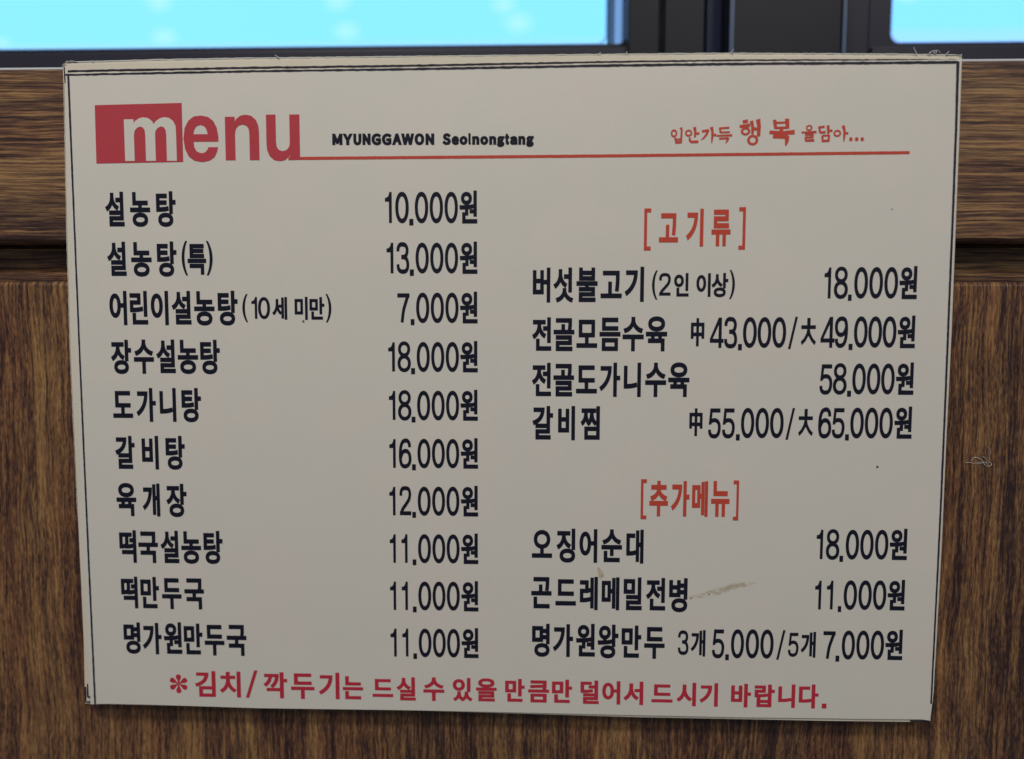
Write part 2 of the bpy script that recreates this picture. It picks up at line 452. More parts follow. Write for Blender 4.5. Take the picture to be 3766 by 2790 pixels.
# older sheets behind, peeking out at the left, the top and the lower edge
mid_sheet = thing('backing_sheet', 'yellowed sheet directly behind the menu card, showing as a strip along its left edge', 'sheet', 'older sheets behind the menu card')
sheet('paper_sheet', [(246, 238), (900, 222), (1700, 209), (2500, 203), (3100, 206), (3523, 212), (3516, 500), (3500, 1100), (3470, 1700), (3444, 2200), (3428, 2560), (3417, 2650), (3345, 2652), (3050, 2649), (2333, 2636), (1500, 2611), (335, 2564), (325, 2563), (303, 2000), (277, 1300), (256, 700)], 0.0008, 0.0004, M_paper_old, mid_sheet)
back_sheet = thing('backing_sheet', 'rearmost yellowed sheet whose frayed top edge stands above the menu card', 'sheet', 'older sheets behind the menu card')
sheet('paper_sheet', [(236, 236), (243, 229), (292, 228), (568, 219), (900, 213), (1500, 205.5), (2200, 198), (2693, 194), (3300, 198), (3504, 199.6), (3536, 203), (3537, 215), (3528, 500), (3512, 900), (3500, 1200), (3478, 1640), (3462, 2000),
                     (3440, 2400), (3427, 2600), (3300, 2630), (2000, 2610), (700, 2585), (314.5, 2585), (310, 2350), (290, 1900), (262, 1300), (249.5, 888), (241, 500)], 0.0014, 0.0005, M_paper_old, back_sheet)
# printed border lines
ribbon('border_line', [(238, 276), (900, 262), (1500, 253.5), (2200, 240.5), (2693, 234), (3300, 230.5), (3522, 228.5)], [7, 7.5, 8, 9, 9.5, 10, 10], M_border, card, jitter=1.0)
ribbon('border_line', [(253, 272), (279, 888), (296.5, 1300), (352, 2586)], [7, 6, 6, 6.5], M_border, card, jitter=0.4, lift=0.00016)
ribbon('border_line', [(3522, 226), (3516.6, 437), (3504, 782), (3490.7, 1100), (3474, 1500), (3456, 1900), (3441, 2200), (3422, 2585)], [11, 9, 8.5, 8, 7.5, 7, 6.5, 6], M_border, card, jitter=0.4, lift=0.00016)
ribbon('border_line', [(251, 262.5), (900, 249.3), (1500, 241), (2200, 227), (2693, 220.5), (3300, 219.0), (3520, 219)], [7.5, 8, 8, 6.5, 6, 4, 3], M_border, mid_sheet, y=0.0008, jitter=1.0)
ribbon('border_line', [(238, 246), (242, 305)], [4, 3], M_border, back_sheet, y=0.0014)
ribbon('border_line', [(240, 230.5), (291, 230)], [3, 2], M_border, back_sheet, y=0.0014)
ribbon('border_line', [(3478, 203.5), (3530, 204.5)], [3, 2], M_border, back_sheet, y=0.0014)
ribbon('border_line', [(316.5, 2523), (317, 2579.5), (334, 2579)], [6, 6, 7], M_border, back_sheet, y=0.0014)
ribbon('border_line', [(324, 2512), (325, 2560), (336, 2561)], [4, 7, 6], M_border, mid_sheet, y=0.0008)
ribbon('border_line', [(3345, 2648), (3415, 2648.5)], [6, 5], M_border, mid_sheet, y=0.0008)
ribbon('border_line', [(3427, 2582), (3425, 2618), (3421, 2640)], [4, 5, 3], M_border, back_sheet, y=0.0014)

# ---- lettering ----------------------------------------------------------
_txt = bpy.data.curves.new('glyph_source', 'FONT')
_to = bpy.data.objects.new('glyph_source', _txt); COL.objects.link(_to)
def contours_of(chars):
    out = {}
    for ch in chars:
        _txt.body = ch
        dg = bpy.context.evaluated_depsgraph_get(); dg.update()
        ev = _to.evaluated_get(dg); cu = ev.to_curve(dg)
        cs = []
        for s in cu.splines:
            bp = s.bezier_points; n = len(bp); pts = []
            for i in range(n):
                p0, h0, h1, p1 = (np.array(q[:2]) for q in (bp[i].co, bp[i].handle_right, bp[(i + 1) % n].handle_left, bp[(i + 1) % n].co))
                L = np.linalg.norm(p1 - p0)
                dd = p1 - p0; cr = max(abs(dd[0] * (h - p0)[1] - dd[1] * (h - p0)[0]) for h in (h0, h1)) / (L + 1e-9)
                m = 1 if cr < 0.002 else 7
                for j in range(m):
                    t = j / m
                    pts.append((1 - t) ** 3 * p0 + 3 * (1 - t) ** 2 * t * h0 + 3 * (1 - t) * t * t * h1 + t ** 3 * p1)
            q = [pts[0]]
            for p in pts[1:]:
                if np.linalg.norm(p - q[-1]) > 1e-4: q.append(p)
            if np.linalg.norm(q[0] - q[-1]) < 1e-4: q.pop()
            cs.append(np.array(q))
        ev.to_curve_clear()
        out[ch] = cs
    return out
def area_of(c):
    return 0.5 * float(np.sum(c[:, 0] * np.roll(c[:, 1], -1) - np.roll(c[:, 0], -1) * c[:, 1]))
def ellipse(cx, cy, rx, ry, n=28, p=2.0, cw=False):
    a = np.linspace(0, 2 * np.pi, n, endpoint=False)
    if cw: a = -a
    c, s = np.cos(a), np.sin(a)
    return np.c_[cx + rx * np.sign(c) * np.abs(c) ** (2 / p), cy + ry * np.sign(s) * np.abs(s) ** (2 / p)]
SW = 1.0
def strokes(lines):
    """each line = (width, [(x,y)...]) in unit box -> quads as contours (ccw)"""
    out = []
    for wd, pts in lines:
        pts = [np.array(p, float) for p in pts]; ws = wd if isinstance(wd, (list, tuple)) else [wd] * len(pts)
        L, R = [], []
        for i, p in enumerate(pts):
            d = pts[min(i + 1, len(pts) - 1)] - pts[max(i - 1, 0)]; d = d / np.linalg.norm(d); nn = np.array((-d[1], d[0]))
            L.append(p + nn * ws[i] * SW / 2); R.append(p - nn * ws[i] * SW / 2)
        c = np.array(R + L[::-1])
        if area_of(c) < 0: c = c[::-1]
        out.append(c)
    return out
def rect(x0, y0, x1, y1): return np.array([(x0, y0), (x1, y0), (x1, y1), (x0, y1)], float)
CUSTOM = {}          # glyphs drawn directly in the unit box, y up, full weight
CUSTOM['0'] = [ellipse(.5, .5, .5, .5, 32, 2.15), ellipse(.5, .5, .268, .355, 28, 2.1, cw=True)]
CUSTOM['1'] = [np.array([(0.58, 0), (1, 0), (1, 1), (0.66, 1), (0.60, .93), (0.46, .855), (0.25, .82), (0, .81), (0, .69), (0.58, .69)])]
CUSTOM['.'] = [rect(0, 0, 1, 1)]
def pen(wx, wy, pts, sub=5):
    """smooth centre line swept with an elliptical pen, all in the unit box"""
    p = [np.array(q, float) for q in pts]; out = []
    for i in range(len(p) - 1):
        p0, p1, p2, p3 = p[max(i - 1, 0)], p[i], p[i + 1], p[min(i + 2, len(p) - 1)]
        for k_ in range(sub):
            t = k_ / sub
            out.append(0.5 * ((2 * p1) + (p2 - p0) * t + (2 * p0 - 5 * p1 + 4 * p2 - p3) * t * t + (3 * p1 - p0 - 3 * p2 + p3) * t ** 3))
    out.append(p[-1])
    e = np.array((wx, wy)); u = np.array(out) / e
    L, R = [], []
    for i in range(len(u)):
        d = u[min(i + 1, len(u) - 1)] - u[max(i - 1, 0)]; d = d / np.linalg.norm(d); nn = np.array((-d[1], d[0])) * .5
        L.append((u[i] + nn) * e); R.append((u[i] - nn) * e)
    c = np.array(R + L[::-1])
    if area_of(c) < 0: c = c[::-1]
    return c
PW, PH = .225, .138
CUSTOM['2'] = [pen(PW, PH, [(.115, .67), (.13, .80), (.24, .90), (.5, .931), (.76, .90), (.875, .79), (.88, .67), (.80, .54), (.56, .38), (.27, .21), (.13, .06)]), rect(.02, 0, 1, .135)]
_six = [pen(PW, PH, [(.865, .71), (.82, .84), (.68, .92), (.52, .931), (.30, .88), (.16, .72), (.1125, .5), (.12, .30), (.20, .14), (.35, .08), (.5, .069), (.70, .10), (.85, .2), (.8875, .33), (.84, .47), (.70, .56), (.52, .585), (.33, .55), (.2, .45), (.14, .36)])]
CUSTOM['6'] = _six
CUSTOM['9'] = [1 - c for c in _six]
CUSTOM['3'] = [pen(PW, PH, [(.115, .71), (.14, .83), (.28, .915), (.48, .931), (.70, .905), (.83, .81), (.84, .70), (.76, .59), (.6, .535), (.38, .53)]), pen(PW, PH, [(.38, .53), (.62, .525), (.80, .46), (.8875, .33), (.87, .19), (.74, .095), (.5, .069), (.27, .095), (.14, .18), (.1125, .30)])]
CUSTOM['4'] = [rect(.63, 0, .85, 1), rect(0, .17, 1, .30), np.array([(0, .22), (.2, .22), (.2, .30), (.85, 1), (.62, 1), (0, .30)])]
CUSTOM['5'] = [rect(.14, .865, .95, 1), np.array([(.045, .45), (.25, .47), (.345, .95), (.14, .95)]), pen(PW, PH, [(.13, .50), (.25, .575), (.48, .61), (.72, .575), (.86, .47), (.8875, .33), (.82, .17), (.66, .085), (.46, .069), (.26, .095), (.14, .18), (.1125, .29)])]
CUSTOM['7'] = [rect(0, .86, 1, 1), pen(.235, PH, [(.88, .93), (.70, .70), (.50, .40), (.38, .0)])]
CUSTOM['8'] = [ellipse(.5, .747, .455, .253, 28, 2.1), ellipse(.5, .747, .24, .135, 22, 2.1, cw=True), ellipse(.5, .285, .5, .285, 28, 2.1), ellipse(.5, .285, .275, .162, 24, 2.1, cw=True)]
TITLE = {}
TITLE['e'] = [np.array([(1, .44), (.29, .44), (.30, .33), (.36, .24), (.45, .20), (.53, .19), (.62, .215), (.68, .27), (.71, .32), (.985, .32), (.95, .21), (.87, .10), (.73, .03), (.52, 0), (.30, .03), (.14, .12), (.04, .28), (0, .5), (.04, .73), (.15, .89), (.31, .98), (.51, 1), (.72, .97), (.87, .88), (.96, .74), (1, .55)])[::-1],
              np.array([(.29, .60), (.31, .69), (.38, .77), (.49, .80), (.60, .775), (.67, .70), (.70, .60)])]
_n = np.array([(.25, .6), (.25, .80), (.33, .90), (.45, .975), (.60, 1.0), (.78, .975), (.92, .88), (.985, .76), (1, .62), (1, 0), (.715, 0), (.715, .57), (.70, .68), (.64, .755), (.52, .785), (.40, .76), (.32, .69), (.29, .58)])[::-1]
TITLE['n'] = [rect(0, 0, .29, .955), _n]
TITLE['u'] = [1 - _n, rect(.70, .03, 1, 1)]
_m = np.array([(.16, .6), (.16, .83), (.22, .92), (.30, .98), (.38, 1), (.47, .98), (.545, .91), (.59, .80), (.595, .62), (.595, 0), (.405, 0), (.405, .6), (.395, .71), (.36, .77), (.31, .79), (.25, .76), (.20, .69), (.185, .58)])[::-1]
TITLE['m'] = [rect(0, 0, .185, .955), _m, _m + np.array((.405, 0))]
CUSTOM['/'] = [np.array([(0, 0), (0.27, 0), (1, 1), (0.73, 1)])]
CUSTOM['['] = [rect(0, 0, .42, 1), rect(0, .905, 1, 1), rect(0, 0, 1, .095)]
CUSTOM[']'] = [rect(.58, 0, 1, 1), rect(0, .905, 1, 1), rect(0, 0, 1, .095)]
CUSTOM['中'] = [rect(0, .27, .2, .84), rect(.8, .27, 1, .84), rect(0, .71, 1, .84), rect(0, .36, 1, .49), rect(.4, 0, .6, 1)]
CUSTOM['大'] = [rect(.41, .58, .62, 1), rect(.04, .58, .97, .72)] + strokes([([.16, .16, .15, .15], [(.52, .6), (.44, .36), (.28, .17), (.07, .03)]), ([.16, .16, .15, .15], [(.50, .6), (.58, .36), (.75, .17), (.96, .03)])])
# bold asterisk of six drops
_as = []
for i in range(6):
    a = math.radians(90 + 60 * i); u = np.array((math.cos(a), math.sin(a))); v = np.array((-u[1], u[0]))
    prof = [(0.02, 0.02), (0.17, .055), (.29, .115), (.38, .135), (.45, .115), (.49, .065), (.50, 0)]
    c = [np.array((.5, .5)) + u * r + v * h for r, h in prof] + [np.array((.5, .5)) + u * r - v * h for r, h in prof[::-1][1:]]
    c = np.array(c)
    if area_of(c) < 0: c = c[::-1]
    _as.append(c)
CUSTOM['*'] = _as
# brush-script slogan syllables (strokes with swelling ends)
def dotc(x, y, r, r2=None): return ellipse(x, y, r, r2 or r, 14)
def ring(x, y, rx, ry, tx, ty=None): return [ellipse(x, y, rx, ry, 22), ellipse(x, y, rx - tx, ry - (ty or tx), 18, cw=True)]
SW = 1.20
B = {}
B['입'] = ring(.25, .63, .25, .25, .12) + strokes([([.17, .13, .12, .14], [(.78, 1), (.84, .82), (.83, .6), (.82, .38)]), ([.12, .13, .10], [(.32, .36), (.40, .2), (.42, .0)]), ([.13, .12, .10], [(.82, .40), (.82, .2), (.82, .02)]), (.10, [(.38, .24), (.84, .26)]), (.13, [(.38, .06), (.84, .08)])])
B['안'] = ring(.25, .62, .25, .22, .11) + strokes([([.18, .13, .12], [(.64, 1), (.70, .7), (.68, .36)]), ([.10, .13], [(.68, .58), (.98, .60)]), ([.10, .13, .12], [(.32, .36), (.34, .15), (.46, .05)]), ([.13, .14], [(.38, .06), (.92, .08)])])
B['가'] = strokes([([.12, .13, .12], [(.05, .72), (.25, .76), (.50, .80)]), ([.14, .12, .10, .03], [(.46, .82), (.36, .55), (.18, .32), (.0, .20)]), ([.18, .13, .12, .05], [(.66, 1), (.74, .7), (.73, .35), (.70, .0)]), ([.10, .14], [(.74, .50), (.99, .50)])])
B['득'] = strokes([([.09, .11], [(.14, .95), (.80, .98)]), ([.12, .10], [(.20, .96), (.24, .66)]), ([.09, .10], [(.22, .68), (.84, .70)]), ([.09, .10, .12], [(0, .47), (.5, .49), (1, .50)]), ([.11, .12], [(.16, .29), (.78, .32)]), ([.14, .12, .05], [(.74, .34), (.70, .2), (.60, 0)])])
B['행'] = strokes([([.10, .11], [(.14, .88), (.38, .92)]), ([.09, .11], [(.0, .71), (.48, .76)]), ([.14, .11, .10], [(.54, .92), (.60, .7), (.60, .42)]), ([.17, .14, .13], [(.84, .98), (.90, .7), (.88, .34)]), (.10, [(.60, .62), (.86, .62)])]) + ring(.28, .53, .22, .155, .105, .08) + ring(.62, .20, .26, .20, .12, .09)
B['복'] = strokes([([.12, .10], [(.19, .96), (.24, .63)]), ([.14, .11], [(.68, 1.0), (.72, .63)]), (.065, [(.24, .85), (.70, .86)]), (.075, [(.24, .66), (.72, .67)]), (.12, [(.47, .66), (.47, .50)]), ([.11, .11, .14], [(0, .50), (.5, .47), (1, .50)]), ([.11, .13], [(.14, .34), (.74, .33)]), ([.16, .13, .05], [(.70, .36), (.70, .18), (.66, 0)])])
B['을'] = ring(.50, .82, .22, .18, .10, .09) + strokes([([.09, .11, .13], [(0, .54), (.5, .55), (1, .57)]), (.10, [(.24, .40), (.80, .41)]), (.12, [(.76, .42), (.74, .24)]), (.10, [(.24, .24), (.78, .25)]), (.12, [(.28, .24), (.30, .08)]), ([.11, .14], [(.26, .05), (.86, .07)])])
B['담'] = strokes([([.11, .12], [(.02, .88), (.46, .92)]), ([.12, .12], [(.12, .88), (.14, .58)]), ([.11, .13], [(.14, .56), (.54, .60)]), ([.17, .13], [(.68, 1), (.74, .5)]), ([.10, .12], [(.74, .68), (1, .68)]), (.12, [(.32, .40), (.36, 0)]), (.10, [(.34, .38), (.80, .40)]), (.12, [(.78, .42), (.76, .06)]), (.12, [(.36, .06), (.80, .08)])])
B['아'] = ring(.26, .52, .26, .22, .11) + strokes([([.18, .14, .13, .05], [(.64, 1), (.74, .7), (.74, .35), (.72, 0)]), ([.10, .13], [(.74, .52), (1, .53)])])
B['.'] = [ellipse(.5, .5, .5, .5, 16)]

def build_text(name, items, off, s, mat, parent, ox=2.4, oy=3.0, lift=0.00014, label=None, table=None):
    """items: (char, x0,y0,x1,y1) boxes measured in an enlargement of the photograph with offset off and scale s"""
    V, F = [], []
    for it in items:
        ch, x0, y0, x1, y1 = it[:5]
        bx = np.array([off[0] + x0 / s, off[1] + y0 / s, off[0] + x1 / s, off[1] + y1 / s])
        tab = table if (table and ch in table) else None
        direct = tab is not None or ch in CUSTOM
        src = tab[ch] if tab else (CUSTOM[ch] if direct else GLYPH[ch])
        allp = np.vstack(src); lo, hi = allp.min(0), allp.max(0)
        if tab: lo, hi = np.minimum(lo, 0) * 1.0, np.maximum(hi, 1)
        cen = np.array(on_plane((bx[0] + bx[2]) / 2, (bx[1] + bx[3]) / 2))
        ppm = FPX / 0.358                      # px per metre, roughly
        kx, ky = (0, 0) if direct else (ox, oy)
        if ch in '()': kx, ky = ox * 0.45, oy * 0.5
        size = np.array((bx[2] - bx[0], bx[3] - bx[1])) / ppm
        for _ in range(4):
            sc = (size - 2 * np.array((kx, ky)) / ppm) / (hi - lo)
            cs = []
            for c in src:
                q = (c - (lo + hi) / 2) * sc
                if kx:
                    e = np.array((kx, ky)) / ppm
                    u = q / e                                    # in this space the offset is a unit circle
                    d = np.roll(u, -1, 0) - u; d /= (np.linalg.norm(d, axis=1)[:, None] + 1e-12)
                    nrm = np.c_[d[:, 1], -d[:, 0]] * SIGN[ch]
                    n0 = np.roll(nrm, 1, 0)
                    m = n0 + nrm; den = np.maximum(1 + np.sum(n0 * nrm, 1), 0.45)
                    q = (u + m / den[:, None]) * e
                cs.append(q + cen)
            pr = project(np.vstack(cs))
            b = np.array([pr[:, 0].min(), pr[:, 1].min(), pr[:, 0].max(), pr[:, 1].max()])
            size = size * (np.array((bx[2] - bx[0], bx[3] - bx[1])) / np.array((b[2] - b[0], b[3] - b[1])))
            cen = cen + np.array((((bx[0] + bx[2]) - (b[0] + b[2])) / 2, -((bx[1] + bx[3]) - (b[1] + b[3])) / 2)) / ppm
        # final transform with last cen/size is close enough; triangulate with the non-zero rule
        pts, edges = [], []
        K = 1000.0
        for c in cs:
            st = len(pts); n = len(c)
            pts += [Vector((float(p[0] - cen[0]) * K, float(p[1] - cen[1]) * K)) for p in c]
            edges += [(st + i, st + (i + 1) % n) for i in range(n)]
        vs, _, tris, *_x = delaunay_2d_cdt(pts, edges, [], 0, 1e-4)
        vv = np.array([tuple(v) for v in vs]); T = np.array([t for t in tris])
        ctr = vv[T].mean(1)
        wn = np.zeros(len(T))
        for c in cs:
            c = (c - cen) * K
            a, bq = c, np.roll(c, -1, 0)
            for i in range(len(c)):
                ax, ay = a[i]; bx_, by_ = bq[i]
                up_ = (ay <= ctr[:, 1]) & (by_ > ctr[:, 1]); dn = (ay > ctr[:, 1]) & (by_ <= ctr[:, 1])
                cr = (bx_ - ax) * (ctr[:, 1] - ay) - (ctr[:, 0] - ax) * (by_ - ay)
                wn += (up_ & (cr > 0)).astype(float) - (dn & (cr < 0)).astype(float)
        keep = T[np.abs(wn) > 0.5]
        base = len(V)
        for v in vv:
            x, z = v[0] / K + cen[0], v[1] / K + cen[1]
            V.append((x, wave(x, z) - lift, z))
        F += [tuple(base + int(i) for i in t) for t in keep]
    used = sorted({i for f in F for i in f}); mp = {o: n for n, o in enumerate(used)}
    o = link(name, [V[i] for i in used], [tuple(mp[i] for i in f) for f in F], mat, parent)
    if label: o['label'] = label
    return o

A4 = ((300, 650), 2.23); A5 = ((300, 1200), 2.23); A6 = ((300, 1850), 2.23)
R1 = ((1850, 700), 2.6224); R2 = ((2600, 700), 2.6224); R3 = ((1850, 1250), 2.6224); R4 = ((2600, 1250), 2.6224); R5 = ((1850, 1850), 2.6224); R6 = ((2600, 1850), 2.6224)
C1 = ((1300, 650), 3.7117); C2 = ((1400, 1040), 5.575); C3 = ((1300, 1200), 3.7117); C4 = ((1400, 1580), 4.86); C5 = ((1400, 1940), 5.5075); C6 = ((1400, 2120), 5.1625)
T1 = ((200, 150), 2.0273); T2 = ((1100, 300), 2.0273); T3 = ((2450, 350), 2.7875)
F7 = ((550, 2400), 1.7154); F8 = ((1750, 2400), 1.7154)
def P(s):
    out = []
    for ln in s.strip().split(';'):
        q = ln.split()
        if q: out.append((q[0], *[float(v) for v in q[1:]]))
    return out
DISH = [
 (A4, "설 198 122 360 407;농 402 125 567 410;탕 612 118 775 410", 'first dish name in the left column'),
 (A4, "설 215 532 377 812;농 412 535 580 818;탕 620 530 783 818;( 825 525 878 808;특 873 550 1026 802;) 1022 525 1078 808", 'dish name ending in one bracketed syllable'),
 (A4, "어 235 935 383 1215;린 398 935 553 1210;이 573 935 722 1215;설 742 935 907 1210;농 927 937 1095 1218;탕 1118 933 1283 1218", 'longest dish name in the left column'),
 (A4, "장 248 1335 413 1615;수 435 1333 600 1613;설 617 1333 779 1608;농 793 1335 961 1615;탕 975 1335 1138 1617", None),
 (A5, "도 267 527 430 748;가 457 503 615 780;니 643 503 785 780;탕 822 503 984 783", None),
 (A5, "갈 283 895 442 1165;비 497 895 642 1170;탕 692 895 852 1172", None),
 (A5, "육 293 1280 455 1552;개 507 1285 653 1555;장 700 1287 866 1560", None),
 (A6, "떡 313 218 460 485;국 471 228 632 487;설 652 222 808 488;농 822 226 985 493;탕 1002 224 1160 495", None),
 (A6, "떡 327 598 471 858;만 485 600 640 858;두 665 610 825 865;국 847 612 1008 867", None),
 (A6, "명 347 973 490 1230;가 507 977 661 1235;원 678 972 831 1232;만 840 983 995 1237;두 1013 993 1175 1245;국 1193 993 1355 1249", None),
 (R1, "버 287 743 457 1080;섯 485 742 678 1080;불 708 742 912 1075;고 940 773 1145 1038;기 1172 735 1362 1073", None),
 (R1, "전 280 1222 465 1545;골 487 1230 688 1548;모 707 1245 908 1517;듬 930 1225 1133 1547;수 1152 1218 1357 1550;육 1377 1213 1583 1550", None),
 (R3, "전 278 218 463 540;골 485 228 685 543;도 703 243 905 514;가 927 217 1130 547;니 1163 217 1332 548;수 1370 217 1573 548;육 1592 215 1797 548", None),
 (R3, "갈 283 635 483 958;비 530 635 695 965;찜 747 637 935 960", None),
 (R5, "오 278 255 473 525;징 515 243 697 570;어 737 248 910 572;순 948 250 1147 567;대 1187 253 1357 580", None),
 (R5, "곤 272 708 468 1012;드 505 730 703 985;레 740 708 915 1028;메 950 712 1123 1030;밀 1162 713 1337 1030;전 1377 718 1563 1032;병 1600 720 1780 1048", None),
 (R5, "명 280 1160 450 1478;가 480 1163 675 1480;원 703 1160 885 1477;왕 912 1168 1113 1493;만 1142 1177 1333 1488;두 1360 1190 1558 1497", None),
]
NOTE = [
 (A4, "( 1322 960 1370 1192;1 1395 985 1445 1163;0 1450 985 1548 1165;세 1566 985 1690 1170;미 1748 983 1858 1172;만 1870 985 1993 1170;) 2002 960 2050 1193", 'bracketed age note beside the longest dish name'),
 (R1, "( 1437 770 1493 1052;2 1505 795 1618 1013;인 1650 795 1790 1022;이 1865 797 2005 1025;상 2010 795 2173 1028;) 2179 765 2236 1047", 'bracketed serving note in the right column'),
 (R5, "3 1685 1223 1787 1460;개 1808 1220 1953 1475", None),
 (R6, "5 778 1245 880 1477;개 900 1237 1050 1485", None),
]
PRICE = [
 (C1, "1 430 205 525 628;0 570 202 755 632;. 762 573 818 662;0 837 202 1020 632;0 1040 202 1222 632;0 1243 202 1425 632;원 1445 185 1690 635"),
 (C1, "1 452 898 547 1315;3 588 890 762 1322;. 770 1262 825 1350;0 848 897 1028 1317;0 1048 897 1228 1317;0 1248 897 1428 1317;원 1450 882 1692 1322"),
 (C2, "7 342 212 592 815;. 617 740 694 863;0 728 197 997 820;0 1028 197 1297 820;0 1328 197 1597 820;원 1625 178 1987 828"),
 (C3, "1 475 215 568 612;8 603 202 785 622;. 788 567 842 650;0 864 210 1042 620;0 1062 210 1240 620;0 1260 210 1440 620;원 1457 198 1697 625"),
 (C3, "1 485 878 575 1273;8 610 867 793 1282;. 795 1230 848 1308;0 870 875 1048 1280;0 1068 875 1245 1280;0 1265 875 1442 1280;원 1460 863 1698 1285"),
 (C4, "1 157 163 273 675;6 328 150 553 686;. 563 612 631 719;0 660 157 892 684;0 918 157 1148 684;0 1173 160 1405 684;원 1430 147 1741 692"),
 (C4, "1 157 1015 269 1524;2 340 1002 550 1522;. 568 1463 634 1568;0 665 1012 895 1532;0 922 1012 1152 1532;0 1177 1012 1408 1535;원 1433 998 1743 1546"),
 (C5, "1 187 127 312 704;1 423 127 549 704;. 650 635 725 753;0 760 125 1020 713;0 1050 128 1310 716;0 1338 130 1600 718;원 1628 113 1977 732"),
 (C6, "1 180 87 298 626;1 402 87 521 627;. 614 561 685 672;0 717 87 962 634;0 988 88 1231 637;0 1257 90 1503 640;원 1530 80 1857 656"),
 (C6, "1 188 980 308 1510;1 412 980 530 1510;. 623 1450 692 1558;0 724 980 966 1523;0 994 983 1236 1526;0 1262 986 1507 1529;원 1534 972 1859 1542"),
 (R2, "1 1133 742 1200 1040;8 1223 733 1358 1045;. 1358 1003 1395 1063;0 1420 737 1552 1042;0 1565 737 1697 1042;0 1710 737 1842 1042;원 1855 728 2030 1047"),
 (R2, "중 -157 1230 -24 1502;4 27 1225 160 1517;3 165 1218 290 1522;. 298 1480 337 1540;0 347 1220 480 1517;0 488 1220 620 1517;0 630 1220 763 1517;/ 780 1217 877 1528;대 903 1228 1050 1490;4 1093 1218 1230 1515;9 1232 1213 1360 1518;. 1363 1478 1403 1537;0 1417 1213 1548 1515;0 1555 1213 1687 1515;0 1693 1213 1826 1515;원 1838 1205 2010 1520"),
 (R4, "5 1083 233 1207 525;8 1212 222 1345 525;. 1348 487 1388 545;0 1400 225 1530 523;0 1540 225 1670 523;0 1678 225 1808 523;원 1820 215 1995 527"),
 (R4, "중 -172 657 -42 925;5 10 658 132 947;5 145 658 267 947;. 277 907 315 967;0 327 653 455 945;0 467 653 597 945;0 607 653 738 945;/ 755 655 848 960;대 877 663 1020 925;6 1070 647 1197 947;5 1202 655 1325 947;. 1328 907 1367 967;0 1380 650 1510 947;0 1520 650 1650 947;0 1660 650 1790 947;원 1805 640 1977 950"),
 (R6, "1 1055 253 1120 535;8 1143 247 1273 543;. 1273 503 1310 562;0 1335 253 1463 540;0 1475 253 1603 540;0 1617 253 1745 540;원 1758 243 1930 545"),
 (R6, "1 1040 743 1103 1020;1 1153 743 1217 1020;. 1257 988 1292 1045;0 1315 740 1443 1025;0 1457 740 1585 1025;0 1597 740 1725 1025;원 1737 735 1907 1030"),
 (R6, "5 47 1213 165 1492;. 173 1453 210 1510;0 230 1212 355 1493;0 372 1212 500 1493;0 513 1214 640 1495;/ 665 1220 755 1505;7 1120 1230 1238 1498;. 1235 1465 1273 1523;0 1297 1223 1423 1503;0 1437 1223 1563 1503;0 1575 1223 1703 1503;원 1715 1215 1885 1508"),
]
HEAD = [
 (R1, "[ 1358 172 1430 578;고 1503 218 1688 500;기 1765 175 1937 540;류 2010 183 2195 537;] 2269 160 2344 570", 'upper red bracketed heading'),
 (R3, "[ 1325 1340 1387 1726;추 1410 1355 1590 1698;가 1618 1358 1797 1700;메 1820 1360 1978 1703;뉴 2005 1357 2183 1703;] 2214 1352 2276 1738", 'lower red bracketed heading'),
]
FOOT = [
 (A6, "* 727 1400 872 1553;김 933 1373 1105 1585;치 1137 1377 1310 1590;/ 1350 1368 1445 1592;깍 1493 1383 1688 1597;두 1720 1392 1912 1602;기 1947 1387 2118 1605"),
 (F7, "는 1220 145 1348 292;드 1408 163 1538 278;실 1558 153 1680 300;수 1728 153 1860 302;있 1913 157 2038 305;을 2060 160 2190 306"),
 (F8, "만 185 163 308 308;큼 330 172 462 313;만 480 168 607 315;덜 660 173 775 322;어 797 177 912 325;서 930 180 1057 328;드 1107 197 1240 312;시 1265 187 1390 335;기 1410 190 1528 338;바 1608 193 1735 342;랍 1757 198 1885 341;니 1905 197 2015 345;다 2035 197 2160 348;. 2180 317 2210 348"),
]
SUB = "Ｍ 247 387 324 472;Ｙ 324 387 400 472;Ｕ 404 387 465 473;Ｎ 472 386 534 471;Ｇ 540 385 612 473;Ｇ 617 385 690 473;Ａ 693 385 767 471;Ｗ 760 385 858 471;Ｏ 861 384 933 472;Ｎ 942 385 1008 470;Ｓ 1068 383 1131 471;ｅ 1137 404 1192 471;ｏ 1196 404 1256 470;ｌ 1262 383 1282 469;ｎ 1290 404 1344 469;ｏ 1350 404 1410 470;ｎ 1417 404 1470 469;ｇ 1475 404 1531 486;ｔ 1535 388 1567 469;ａ 1572 404 1628 470;ｎ 1634 403 1687 469;ｇ 1693 403 1750 485"
need = set()
for grp in (DISH, NOTE, PRICE, HEAD, FOOT):
    for g in grp:
        for it in P(g[1]): need.add(it[0])
need |= {'(', ')'}
need -= set(CUSTOM)
need |= {it[0] for it in P(SUB)}
GLYPH = contours_of(sorted(need))
SIGN = {c: (1.0 if sum(area_of(k_) for k_ in v) > 0 else -1.0) for c, v in GLYPH.items()}
HANJA = {'중': CUSTOM['中'], '대': CUSTOM['大']}       # the size marks among the prices are drawn as the characters for middle and large

